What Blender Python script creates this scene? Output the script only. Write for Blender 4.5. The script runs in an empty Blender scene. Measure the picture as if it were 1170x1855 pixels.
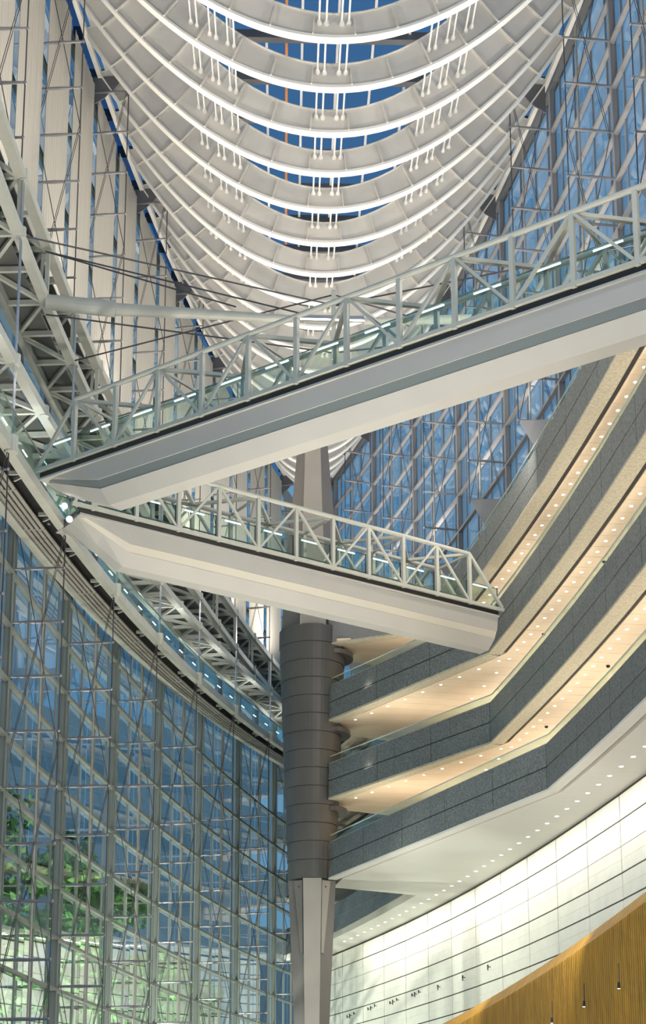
import bpy, math, random
from mathutils import Vector, Matrix
random.seed(7)
rnd = random.random

# ------------------------------------------------------------------ camera
SC = bpy.context.scene
COL = SC.collection
F_PX, PITCH, V0, YAW = 2853.6, 0.2086, 1501.8, 0.0251
cam_d = bpy.data.cameras.new('camera')
cam_d.sensor_fit = 'AUTO'
cam_d.sensor_width = 36.0
cam_d.lens = F_PX * 36.0 / 1855.0
cam_d.shift_y = (V0 - 927.5) / 1855.0
cam_d.clip_end = 2000
cam = bpy.data.objects.new('camera', cam_d)
cam.location = (-1.7763, -36.9597, 0.0)
cam.rotation_euler = (math.pi / 2 + PITCH, 0, -YAW)
COL.objects.link(cam)
SC.camera = cam

# ------------------------------------------------------------------ view
SC.view_settings.view_transform = 'Standard'
SC.view_settings.look = 'None'
SC.view_settings.gamma = 1.0
SC.view_settings.use_curve_mapping = False
SC.view_settings.exposure = 0.0
SC.cycles.use_denoising = True
SC.cycles.max_bounces = 6
SC.cycles.diffuse_bounces = 4
SC.cycles.glossy_bounces = 3
SC.cycles.transparent_max_bounces = 24
SC.cycles.sample_clamp_indirect = 4.0

# ------------------------------------------------------------------ dusk sky
w = bpy.data.worlds.new('dusk_sky')
SC.world = w
w.use_nodes = True
wn = w.node_tree
wn.nodes.clear()
o_ = wn.nodes.new('ShaderNodeOutputWorld')
bg = wn.nodes.new('ShaderNodeBackground')
tc = wn.nodes.new('ShaderNodeTexCoord')
sep = wn.nodes.new('ShaderNodeSeparateXYZ')
cr = wn.nodes.new('ShaderNodeValToRGB')
cr.color_ramp.elements[0].position = 0.0
cr.color_ramp.elements[0].color = (0.125, 0.255, 0.38, 1)
cr.color_ramp.elements[1].position = 0.8
cr.color_ramp.elements[1].color = (0.11, 0.29, 0.52, 1)
wn.links.new(tc.outputs['Generated'], sep.inputs[0])
wn.links.new(sep.outputs['Z'], cr.inputs[0])
wn.links.new(cr.outputs[0], bg.inputs[0])
bg.inputs[1].default_value = 1.15
wn.links.new(bg.outputs[0], o_.inputs[0])


def area_light(name, loc, target, power, sx, sy=None, col=(1, 0.93, 0.82), spread=180):
    d = bpy.data.lights.new(name, 'AREA')
    d.energy = power
    d.color = col
    d.spread = math.radians(spread)
    if sy:
        d.shape = 'RECTANGLE'
        d.size = sx
        d.size_y = sy
    else:
        d.shape = 'DISK'
        d.size = sx
    o = bpy.data.objects.new(name, d)
    o.location = loc
    v = Vector(target) - Vector(loc)
    o.rotation_euler = v.to_track_quat('-Z', 'Y').to_euler()
    COL.objects.link(o)
    return o


# ------------------------------------------------------------------ plan geometry of the lens-shaped hall
LA, LH = 103.5, 15.85
RR = (LA * LA + LH * LH) / (2 * LH)
BAY = 10.4974
S0 = 94.2118
DZ = 2.5578
Z0 = 18.6476
GROUND = -1.6


def lens(s):
    return math.sqrt(RR * RR - s * s) - (RR - LH)


def P(side, s, off, z):
    """point beside the curved wall: s along the hall at the wall face, off metres inward"""
    a = math.asin(s / RR)
    return Vector((side * ((RR - off) * math.cos(a) - (RR - LH)), (RR - off) * math.sin(a), z))


def zj(j):
    return Z0 + DZ * j


def sk(k):
    return S0 - BAY * k


def interp(tab, x):
    if x <= tab[0][0]:
        return tab[0][1]
    for (a, b), (c, d) in zip(tab, tab[1:]):
        if x <= c:
            return b + (d - b) * (x - a) / (c - a)
    return tab[-1][1]


# the hall's own lamps: uplights on both long walls that wash the roof hull
for k in range(1, 9):
    s = sk(k) + BAY * 0.5
    t = (0, s - 6, 55)
    area_light('roof_uplight', P(-1, s, 2.9, 41.0), t, 900, 0.9, col=(1, 0.91, 0.78))
    area_light('roof_uplight', P(1, s, 2.0, 41.0), t, 900, 0.9, col=(1, 0.91, 0.78))
# added unseen fill lights: floor bounce from below, then fills across the hall
for s in (-20, -8, 4, 16, 28):
    area_light('floor_bounce_fill', (-1.5, s, -1.3), (0, s + 10, 50), 1250, 1.4, col=(1, 0.91, 0.78), spread=90)
for s in (0, 18, 36):  # added fill aimed at the ramp and its trusses
    area_light('hall_fill_light', P(1, s, 4.6, 36.1), (-11, s + 26, 29), 700, 0.8, col=(1, 0.92, 0.80))
for s in (4, 22, 40):  # added fill aimed at the lower left glass wall
    area_light('hall_fill_light', P(1, s, 5.8, 10.2), (-12, s + 34, 12), 650, 1.0, col=(0.98, 0.96, 0.86), spread=120)
area_light('hall_fill_light', (-7, 4, 3.5), (9, 36, 5), 750, 1.0, col=(1, 0.92, 0.80), spread=100)  # added fill aimed at the wood front
area_light('hall_fill_light', P(1, -14, 6.0, 11.5), (-2, 60, 14), 1200, 1.0, col=(1, 0.92, 0.80))


# ------------------------------------------------------------------ materials
def mat(name, col, rough=0.5, metal=0.0, noise=0.0, nscale=3.0, spec=0.5, emit=None, bump=0.0, stretch=None):
    m = bpy.data.materials.new(name)
    m.use_nodes = True
    nt = m.node_tree
    b = nt.nodes['Principled BSDF']
    b.inputs['Base Color'].default_value = (*col, 1)
    b.inputs['Roughness'].default_value = rough
    b.inputs['Metallic'].default_value = metal
    b.inputs['Specular IOR Level'].default_value = spec
    if emit:
        b.inputs['Emission Color'].default_value = (*emit[0], 1)
        b.inputs['Emission Strength'].default_value = emit[1]
    if noise or bump:
        tcn = nt.nodes.new('ShaderNodeTexCoord')
        n = nt.nodes.new('ShaderNodeTexNoise')
        n.inputs['Scale'].default_value = nscale
        n.inputs['Detail'].default_value = 5
        if stretch:
            mp = nt.nodes.new('ShaderNodeMapping')
            mp.inputs['Scale'].default_value = stretch
            nt.links.new(tcn.outputs['Object'], mp.inputs[0])
            nt.links.new(mp.outputs[0], n.inputs['Vector'])
        else:
            nt.links.new(tcn.outputs['Object'], n.inputs['Vector'])
        if noise:
            r = nt.nodes.new('ShaderNodeValToRGB')
            r.color_ramp.elements[0].position = 0.3
            r.color_ramp.elements[1].position = 0.7
            r.color_ramp.elements[0].color = (*[max(0, c * (1 - noise)) for c in col], 1)
            r.color_ramp.elements[1].color = (*[min(1, c * (1 + noise)) for c in col], 1)
            nt.links.new(n.outputs['Fac'], r.inputs[0])
            nt.links.new(r.outputs[0], b.inputs['Base Color'])
        if bump:
            bp = nt.nodes.new('ShaderNodeBump')
            bp.inputs['Strength'].default_value = bump
            nt.links.new(n.outputs['Fac'], bp.inputs['Height'])
            nt.links.new(bp.outputs[0], b.inputs['Normal'])
    return m


def glass_mat(name, tint, ior=1.5, gain=1.0):
    m = bpy.data.materials.new(name)
    m.use_nodes = True
    nt = m.node_tree
    nt.nodes.clear()
    out = nt.nodes.new('ShaderNodeOutputMaterial')
    mix = nt.nodes.new('ShaderNodeMixShader')
    tr = nt.nodes.new('ShaderNodeBsdfTransparent')
    gl = nt.nodes.new('ShaderNodeBsdfGlossy')
    fr = nt.nodes.new('ShaderNodeFresnel')
    mul = nt.nodes.new('ShaderNodeMath')
    mul.operation = 'MULTIPLY'
    mul.inputs[1].default_value = gain
    fr.inputs['IOR'].default_value = ior
    tr.inputs[0].default_value = (*tint, 1)
    gl.inputs['Roughness'].default_value = 0.02
    gl.inputs['Color'].default_value = (0.95, 0.98, 1, 1)
    nt.links.new(fr.outputs[0], mul.inputs[0])
    nt.links.new(mul.outputs[0], mix.inputs[0])
    nt.links.new(tr.outputs[0], mix.inputs[1])
    nt.links.new(gl.outputs[0], mix.inputs[2])
    nt.links.new(mix.outputs[0], out.inputs[0])
    return m


M = dict(
    hull=mat('hull_white_paint', (0.72, 0.70, 0.66), 0.45, noise=0.05, nscale=0.8),
    flange=mat('flange_white_paint', (0.86, 0.85, 0.82), 0.4),
    rod=mat('rod_white_paint', (0.85, 0.84, 0.82), 0.35),
    cream=mat('cream_steel_paint', (0.52, 0.53, 0.475), 0.45, noise=0.05, nscale=1.5),
    grey=mat('grey_green_steel_paint', (0.20, 0.225, 0.21), 0.45, noise=0.05, nscale=1.0),
    greyr=mat('grey_steel_paint', (0.26, 0.265, 0.285), 0.45, noise=0.05, nscale=1.0),
    tube=mat('pale_tube_paint', (0.36, 0.345, 0.31), 0.4),
    stainless=mat('stainless_steel', (0.62, 0.62, 0.64), 0.28, 0.9),
    strut=mat('grey_strut_steel', (0.30, 0.30, 0.32), 0.38, 0.6),
    cable=mat('dark_cable', (0.10, 0.10, 0.11), 0.45, 0.6),
    glass=glass_mat('facade_glass', (0.91, 0.96, 0.96), gain=0.6),
    glassr=glass_mat('clear_glass', (0.92, 0.96, 0.98), gain=0.45),
    rail_glass=glass_mat('green_balustrade_glass', (0.885, 0.965, 0.93), gain=0.14),
    roofglass=glass_mat('roof_glass', (0.58, 0.64, 0.73), gain=0.0),
    blind=mat('cream_blind_fabric', (0.49, 0.47, 0.42), 0.9, noise=0.05, nscale=1.0, stretch=(6, 6, 0.15)),
    coldark=mat('column_dark_cladding', (0.10, 0.098, 0.095), 0.42, 0.1, noise=0.06, nscale=0.7),
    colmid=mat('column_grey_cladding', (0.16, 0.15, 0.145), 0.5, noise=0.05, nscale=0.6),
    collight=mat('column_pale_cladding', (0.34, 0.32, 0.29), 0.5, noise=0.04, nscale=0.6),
    granite=mat('dark_granite', (0.15, 0.165, 0.165), 0.5, noise=0.45, nscale=9.0),
    greypanel=mat('grey_parapet_metal', (0.25, 0.25, 0.26), 0.45, noise=0.04),
    ledge=mat('cream_limestone', (0.50, 0.465, 0.36), 0.6, noise=0.18, nscale=7),
    dark=mat('dark_joint', (0.03, 0.03, 0.03), 0.7),
    soffit=mat('beige_ceiling_panel', (0.74, 0.625, 0.47), 0.55, noise=0.05, nscale=0.6),
    wsoffit=mat('white_ceiling_plaster', (0.74, 0.72, 0.67), 0.55, noise=0.03, nscale=2, stretch=(0.3, 6, 1)),
    tile=mat('ivory_stone_tile', (0.84, 0.83, 0.75), 0.5, noise=0.04, nscale=1.2),
    wood=mat('golden_wood_slat', (0.52, 0.265, 0.02), 0.45, noise=0.25, nscale=1.2, stretch=(2, 2, 0.4)),
    wooddark=mat('wood_recess', (0.16, 0.075, 0.012), 0.6),
    lamp=mat('downlight_lens', (1, 1, 1), 0.5, emit=((1, 0.96, 0.88), 5.0)),
    lampc=mat('cool_lamp_tube', (1, 1, 1), 0.5, emit=((0.80, 0.90, 1), 2.5)),
    flood=mat('flood_lens', (1, 1, 1), 0.5, emit=((1, 0.97, 0.93), 9.0)),
    bridge=mat('bridge_pale_cladding', (0.45, 0.45, 0.43), 0.5, noise=0.03, nscale=0.5),
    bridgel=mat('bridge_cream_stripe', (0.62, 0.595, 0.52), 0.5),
    bridged=mat('bridge_grey_stripe', (0.20, 0.235, 0.235), 0.5),
    black=mat('black_metal', (0.02, 0.02, 0.02), 0.5),
    floor=mat('stone_floor', (0.42, 0.40, 0.37), 0.35, noise=0.1, nscale=1),
    ground=mat('plaza_paving', (0.16, 0.16, 0.15), 0.8, noise=0.2),
    leaf=mat('green_leaves', (0.10, 0.30, 0.06), 0.6, noise=0.5, nscale=2),
    bark=mat('tree_bark', (0.06, 0.045, 0.03), 0.9, noise=0.3, nscale=4),
    pink=mat('orange_primer', (0.60, 0.22, 0.05), 0.6),
    deckdark=mat('dark_deck_underside', (0.11, 0.115, 0.105), 0.7),
    roofd=mat('roof_dark_steel', (0.12, 0.125, 0.14), 0.5),
    roofl=mat('roof_white_bar', (0.70, 0.70, 0.72), 0.45),
)


# ------------------------------------------------------------------ mesh helpers
class A:
    """collects one mesh"""
    def __init__(self):
        self.v, self.f = [], []

    def add(self, vs, fs):
        n = len(self.v)
        self.v += [tuple(x) for x in vs]
        self.f += [tuple(i + n for i in q) for q in fs]
        return self

    def hexa(self, p):
        """eight corners: bottom loop 0-3, top loop 4-7"""
        return self.add(p, [(0, 3, 2, 1), (4, 5, 6, 7), (0, 1, 5, 4), (1, 2, 6, 5), (2, 3, 7, 6), (3, 0, 4, 7)])

    def box(self, x0, x1, y0, y1, z0, z1):
        return self.hexa([(x0, y0, z0), (x1, y0, z0), (x1, y1, z0), (x0, y1, z0),
                          (x0, y0, z1), (x1, y0, z1), (x1, y1, z1), (x0, y1, z1)])

    def beam(self, a, b, wd, ht, up=(0, 0, 1)):
        """square bar from a to b, wd across, ht along up"""
        a, b = Vector(a), Vector(b)
        d = (b - a).normalized()
        u = Vector(up)
        sd = d.cross(u)
        if sd.length < 1e-4:
            sd = d.cross(Vector((0, 1, 0)))
        sd.normalize()
        u = sd.cross(d).normalized()
        sd *= wd / 2
        u = u * ht / 2
        return self.hexa([a - sd - u, a + sd - u, b + sd - u, b - sd - u,
                          a - sd + u, a + sd + u, b + sd + u, b - sd + u])

    def tube(self, a, b, r, r2=None, n=8, mid=None):
        a, b = Vector(a), Vector(b)
        r2 = r if r2 is None else r2
        d = (b - a).normalized()
        e = d.cross(Vector((0, 0, 1)))
        if e.length < 1e-3:
            e = d.cross(Vector((0, 1, 0)))
        e.normalize()
        g = d.cross(e)
        rings = [(a, r), (b, r2)] if mid is None else [(a, r), ((a + b) / 2, mid), (b, r2)]
        vs = []
        for c, q in rings:
            vs += [c + (e * math.cos(2 * math.pi * i / n) + g * math.sin(2 * math.pi * i / n)) * q for i in range(n)]
        fs = []
        for k in range(len(rings) - 1):
            fs += [(k * n + i, k * n + (i + 1) % n, (k + 1) * n + (i + 1) % n, (k + 1) * n + i) for i in range(n)]
        fs += [tuple(range(n - 1, -1, -1)), tuple(range((len(rings) - 1) * n, len(rings) * n))]
        return self.add(vs, fs)

    def sweep(self, pts_list, closed=True):
        """loft through equal cross sections (lists of points)"""
        m = len(pts_list[0])
        vs = [p for sec in pts_list for p in sec]
        fs = []
        rng = range(m) if closed else range(m - 1)
        for k in range(len(pts_list) - 1):
            fs += [(k * m + i, k * m + (i + 1) % m, (k + 1) * m + (i + 1) % m, (k + 1) * m + i) for i in rng]
        if closed:
            fs += [tuple(range(m - 1, -1, -1)), tuple(range((len(pts_list) - 1) * m, len(pts_list) * m))]
        return self.add(vs, fs)

    def ball(self, c, r, n=8, m=5):
        c = Vector(c)
        vs = [c + Vector((0, 0, -r))]
        for j in range(1, m):
            t = -math.pi / 2 + math.pi * j / m
            vs += [c + Vector((math.cos(t) * math.cos(2 * math.pi * i / n), math.cos(t) * math.sin(2 * math.pi * i / n), math.sin(t))) * r for i in range(n)]
        vs.append(c + Vector((0, 0, r)))
        fs = [(0, 1 + (i + 1) % n, 1 + i) for i in range(n)]
        for j in range(m - 2):
            fs += [(1 + j * n + i, 1 + j * n + (i + 1) % n, 1 + (j + 1) * n + (i + 1) % n, 1 + (j + 1) * n + i) for i in range(n)]
        l = 1 + (m - 1) * n
        fs += [(l, l - n + i, l - n + (i + 1) % n) for i in range(n)]
        return self.add(vs, fs)

    def poly(self, outline, z0, z1):
        """vertical prism over a plan outline (list of xy)"""
        n = len(outline)
        vs = [(p[0], p[1], z0) for p in outline] + [(p[0], p[1], z1) for p in outline]
        fs = [tuple(range(n - 1, -1, -1)), tuple(range(n, 2 * n))] + [(i, (i + 1) % n, n + (i + 1) % n, n + i) for i in range(n)]
        return self.add(vs, fs)


def obj(name, acc, material, parent=None, smooth=False):
    me = bpy.data.meshes.new(name)
    org = Vector((0, 0, 0))
    if parent is not None:
        q = parent
        while q is not None:
            org += q.location
            q = q.parent
        loc = Vector((0, 0, 0))
    else:
        xs, ys, zs = zip(*acc.v)
        org = Vector(((min(xs) + max(xs)) / 2, (min(ys) + max(ys)) / 2, min(zs)))
        loc = org
    me.from_pydata([(x - org.x, y - org.y, z - org.z) for x, y, z in acc.v], [], acc.f)
    me.materials.append(M[material])
    if smooth:
        me.polygons.foreach_set('use_smooth', [True] * len(me.polygons))
    me.update()
    o = bpy.data.objects.new(name, me)
    o.location = loc
    o.parent = parent
    COL.objects.link(o)
    return o


def empty(name, loc):
    o = bpy.data.objects.new(name, None)
    o.empty_display_size = 0.5
    o.location = loc
    COL.objects.link(o)
    return o


def tag(o, label=None, cat=None, group=None, kind=None):
    if label:
        o['label'] = label
    if cat:
        o['category'] = cat
    if group:
        o['group'] = group
    if kind:
        o['kind'] = kind
    return o


def arc_sec(side, sa, sb, n, o0, o1, z0, z1, zfun=None):
    """sections of a rectangular bar following the wall between sa and sb"""
    secs = []
    for i in range(n + 1):
        s = sa + (sb - sa) * i / n
        dz = zfun(s) if zfun else 0
        secs.append([P(side, s, o0, z0 + dz), P(side, s, o1, z0 + dz), P(side, s, o1, z1 + dz), P(side, s, o0, z1 + dz)])
    return secs


# ================================================================== floor and ground outside
fl = A()
out = [P(-1, s, 0.3, 0) for s in range(-60, 104, 6)] + [P(1, s, 0.3, 0) for s in range(102, -61, -6)]
fl.poly([(p.x, p.y) for p in out], GROUND - 0.3, GROUND)
tag(obj('floor', fl, 'floor'), 'pale polished stone floor of the long hall', 'floor', kind='structure')
gr = A().box(-300, 300, -200, 400, GROUND - 0.6, GROUND - 0.35)
tag(obj('ground', gr, 'ground'), 'dark paved plaza outside the glass wall', 'ground', kind='structure')

# ================================================================== glass walls
TIP = 2.6


def zW(s):
    return 27.5 + 0.0846 * (s - 20.7)


def frac_s(k, f):
    """s between mullion k (f=1) and mullion k+1 (f=0)"""
    return sk(k + 1) + (sk(k) - sk(k + 1)) * f


def mullion(side, s, z0, z1, parent, m):
    a = A()
    t = 0.05
    e = 0.11
    def pr(ds, o, z):
        return P(side, s + ds, o, z)
    for (d0, d1, o0, o1) in ((-t, t, 0.0, 0.24), (-e, e, 0.24, 0.285), (-e, e, -0.05, 0.0)):
        a.hexa([pr(d0, o0, z0), pr(d1, o0, z0), pr(d1, o1, z0), pr(d0, o1, z0),
                pr(d0, o0, z1), pr(d1, o0, z1), pr(d1, o1, z1), pr(d0, o1, z1)])
    return obj('mullion', a, m, parent)


def vbar(side, s, hw, o0, o1, z0, z1, parent, m, name):
    a = A()
    a.hexa([P(side, s - hw, o0, z0), P(side, s + hw, o0, z0), P(side, s + hw, o1, z0), P(side, s - hw, o1, z0),
            P(side, s - hw, o0, z1), P(side, s + hw, o0, z1), P(side, s + hw, o1, z1), P(side, s - hw, o1, z1)])
    return obj(name, a, m, parent)


def pane(side, sa, sb, z0, z1, parent, m='glass'):
    a = A()
    a.hexa([P(side, sa, -0.015, z0), P(side, sb, -0.015, z0), P(side, sb, 0.015, z0), P(side, sa, 0.015, z0),
            P(side, sa, -0.015, z1), P(side, sb, -0.015, z1), P(side, sb, 0.015, z1), P(side, sa, 0.015, z1)])
    return obj('pane', a, m, parent)


def strut(side, s, z, parent, tip=TIP):
    a = A()
    p, q = P(side, s, 0.3, z), P(side, s, tip, z)
    a.tube(p, q, 0.055, 0.05, 8, mid=0.085)
    a.ball(q, 0.09, 8, 4)
    return obj('strut', a, 'strut', parent)


def cables(side, s, z0, z1, parent, tip=TIP, panel=4):
    a = A().tube(P(side, s, tip, z0), P(side, s, tip, z1), 0.03, n=6)
    obj('cable', a, 'cable', parent)
    h = panel * DZ
    z = z1
    while z - h > z0 - 1:
        for d in (-0.10, 0.10):
            a = A().tube(P(side, s + d, tip, z), P(side, s + d, 0.45, z - h), 0.018, n=5)
            obj('brace_cable', a, 'cable', parent)
        a = A().tube(P(side, s, 0.45, z), P(side, s, tip, z - h), 0.022, n=5)
        obj('brace_cable', a, 'cable', parent)
        z -= h


wl = empty('wall_left', (-12, 40, GROUND))
tag(wl, 'tall curved glass wall of grey-green steel mullions, struts and pale blinds', 'glass wall', kind='structure')
TOPZ = 59.7
BLINDS = 0
NUM = ['first', 'second', 'third', 'fourth', 'fifth', 'sixth', 'seventh', 'eighth', 'ninth', 'tenth', 'eleventh', 'twelfth', 'thirteenth', 'fourteenth', 'fifteenth', 'sixteenth', 'seventeenth', 'eighteenth', 'nineteenth', 'twentieth']
NK = 8
for k in range(0, NK + 1):
    mullion(-1, sk(k), GROUND, TOPZ, wl, 'grey')
for k in range(-1, NK):
    sa, sb = sk(k + 1), min(sk(k), 103.2)
    sm = (sa + sb) / 2
    # lower glass, below the ramp
    ztop = zW(sm) + 1.0
    lower = [zj(j) for j in range(-8, 5) if zj(j) < ztop - 0.5]
    for z in [GROUND + 0.2] + lower:
        a = A().sweep(arc_sec(-1, sa, sb, 2, 0.03, 0.27, z - 0.08, z + 0.08))
        obj('transom', a, 'grey', wl)
    for f, hw in ((0.12, 0.035), (0.36, 0.035), (0.64, 0.035), (0.88, 0.035)):
        if k < 0 and f > 0.7:
            continue
        vbar(-1, sa + (sb - sa) * f, hw, -0.02, 0.07, GROUND, ztop + 1, wl, 'grey', 'glazing_bar')
    p0 = P(-1, sm, 0.32, GROUND)
    obj('mid_post', A().tube(p0, P(-1, sm, 0.32, ztop), 0.06, n=10), 'tube', wl)
    zs = [GROUND] + lower + [ztop + 1.2]
    for z0, z1 in zip(zs, zs[1:]):
        for (a0, a1) in ((sa, sm), (sm, sb)):
            pane(-1, a0 + 0.06, a1 - 0.06, z0, z1, wl)
    # upper glass behind the blinds
    up = [zj(j) for j in range(6, 17, 2)]
    for z in up:
        a = A().sweep(arc_sec(-1, sa, sb, 2, 0.0, 0.2, z - 0.1, z + 0.1))
        obj('transom', a, 'grey', wl)
    zs = [zW(sm) + 2.2] + up
    for z0, z1 in zip(zs, zs[1:]):
        for (a0, a1) in ((sa, sm), (sm, sb)):
            pane(-1, a0 + 0.06, a1 - 0.06, z0, z1, wl)
    vbar(-1, sm, 0.09, -0.02, 0.3, zW(sm) + 1, TOPZ, wl, 'roofd', 'mid_post')
    # fabric blinds, one for each half bay
    for (a0, a1) in ((sm, sb), (sa, sm)):
        if a1 > 101:
            continue
        ww = a1 - a0
        b0, b1 = a0 + ww * 0.09, a1 - ww * 0.09
        n = 18
        secs_f, secs_b = [], []
        a = A()
        for i in range(n + 1):
            s = b0 + (b1 - b0) * i / n
            o = 0.75 + 0.03 * math.cos(i * math.pi) * 0.5
            secs_f.append((P(-1, s, o, 39.6), P(-1, s, o, 59.2)))
            secs_b.append((P(-1, s, o - 0.03, 39.6), P(-1, s, o - 0.03, 59.2)))
        a.sweep([[f[0], f[1], b[1], b[0]] for f, b in zip(secs_f, secs_b)])
        lab = 'tall cream fabric blind on the glass wall, %s from the dark column' % NUM[BLINDS]
        tag(obj('fabric_blind', a, 'blind'), lab, 'blind', 'cream blinds along the glass wall')
        BLINDS += 1
for k in range(0, NK + 1):
    s = sk(k)
    zw = zW(s)
    for j in range(-8, 4):
        if zj(j) + 0.15 < zw - 0.8:
            strut(-1, s, zj(j) + 0.15, wl)
    for j in range(9, 17):
        strut(-1, s, zj(j) - 0.6, wl)
    cables(-1, s, GROUND, zw - 0.2, wl)
    cables(-1, s, 39.3, 59.4, wl)
a = A().sweep(arc_sec(-1, -0.5, 103, 20, -0.10, 0.30, TOPZ - 0.10, TOPZ + 0.20))
obj('top_rail', a, 'roofd', wl)

wr = empty('wall_right', (12, 40, 33))
tag(wr, 'upper glass wall of grey steel above the granite galleries', 'glass wall', kind='structure')
ZB = 32.6
for k in range(0, NK + 1):
    mullion(1, sk(k), ZB, TOPZ, wr, 'greyr')
for k in range(-1, NK):
    sa, sb = sk(k + 1), min(sk(k), 103.2)
    sm = (sa + sb) / 2
    rows = [zj(j) for j in range(6, 17)]
    for z in rows[:-1]:
        a = A().sweep(arc_sec(1, sa, sb, 2, 0.03, 0.27, z - 0.08, z + 0.08))
        obj('transom', a, 'greyr', wr)
    for f in (0.12, 0.36, 0.64, 0.88):
        vbar(1, sa + (sb - sa) * f, 0.035, -0.02, 0.07, ZB, TOPZ, wr, 'greyr', 'glazing_bar')
    obj('mid_post', A().tube(P(1, sm, 0.32, ZB), P(1, sm, 0.32, TOPZ), 0.06, n=10), 'tube', wr)
    zs = [ZB] + rows
    for z0, z1 in zip(zs, zs[1:]):
        for (a0, a1) in ((sa, sm), (sm, sb)):
            pane(1, a0 + 0.06, a1 - 0.06, z0, z1, wr, 'glassr')
for k in range(0, NK + 1):
    s = sk(k)
    for j in range(8, 16):
        strut(1, s, zj(j) + 0.12, wr)
    cables(1, s, 39.2, 59.4, wr)
    # triangular bracket that anchors the cables
    t = P(1, s, TIP, 39.2)
    a = A()
    for_d = 0.55
    b1_, b2_ = P(1, s - for_d, 0.3, 39.2), P(1, s + for_d, 0.3, 39.2)
    c_ = P(1, s, 1.1, 36.6)
    a.add([t, b1_, b2_, c_], [(0, 1, 2), (0, 3, 1), (0, 2, 3), (1, 3, 2)])
    obj('anchor_bracket', a, 'greyr', wr)
    # gusset at the head
    a = A()
    for d in (-0.03, 0.03):
        pass
    g = [(0.5, 58.2), (0.5, 60.0), (2.4, 60.0), (1.2, 58.6)]
    n = len(g)
    a.add([P(1, s - 0.03, o, z) for o, z in g] + [P(1, s + 0.03, o, z) for o, z in g],
          [tuple(range(n - 1, -1, -1)), tuple(range(n, 2 * n))] + [(i, (i + 1) % n, n + (i + 1) % n, n + i) for i in range(n)])
    obj('gusset', a, 'roofd', wr)
    a = A()
    a.add([P(-1, s - 0.03, o, z) for o, z in g] + [P(-1, s + 0.03, o, z) for o, z in g],
          [tuple(range(n - 1, -1, -1)), tuple(range(n, 2 * n))] + [(i, (i + 1) % n, n + (i + 1) % n, n + i) for i in range(n)])
    obj('gusset', a, 'roofd', wl)
a = A().sweep(arc_sec(1, -0.5, 103, 20, -0.10, 0.30, TOPZ - 0.10, TOPZ + 0.20))
obj('top_rail', a, 'roofd', wr)

# ================================================================== roof hull
KEEL = [(-50, 49.6), (-10, 48.45), (0, 48.4), (10, 48.5), (24.2, 48.8), (31.2, 49.1), (41.7, 49.8), (48.7, 50.3), (55.7, 51.05), (62.7, 51.85), (69.7, 52.7),
        (76.7, 53.85), (83.7, 55.4), (87.2, 56.3), (94.2, 58.6), (98, 59.8)]
XC = 0.25
ce = empty('ceiling', (0, 40, 48))
tag(ce, 'white ship-hull roof of curved steel ribs hanging over the hall', 'roof', kind='structure')


def rib_fun(s):
    zk = interp(KEEL, s)
    wd = max(0.8, lens(s) - 0.75)
    D = 60.0 - zk
    def low(x):
        return zk + D * (min(1, abs(x) / wd)) ** 1.98
    def high(x):
        f = abs(x) / wd
        h = 1.25 * (0.35 + 0.65 * min(1, wd / 10)) + 4.6 * f * f * wd / 13
        return min(low(x) + h * min(1, 0.06 + (1 - f) / 0.22), 61.0)
    return zk, wd, low, high


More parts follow.
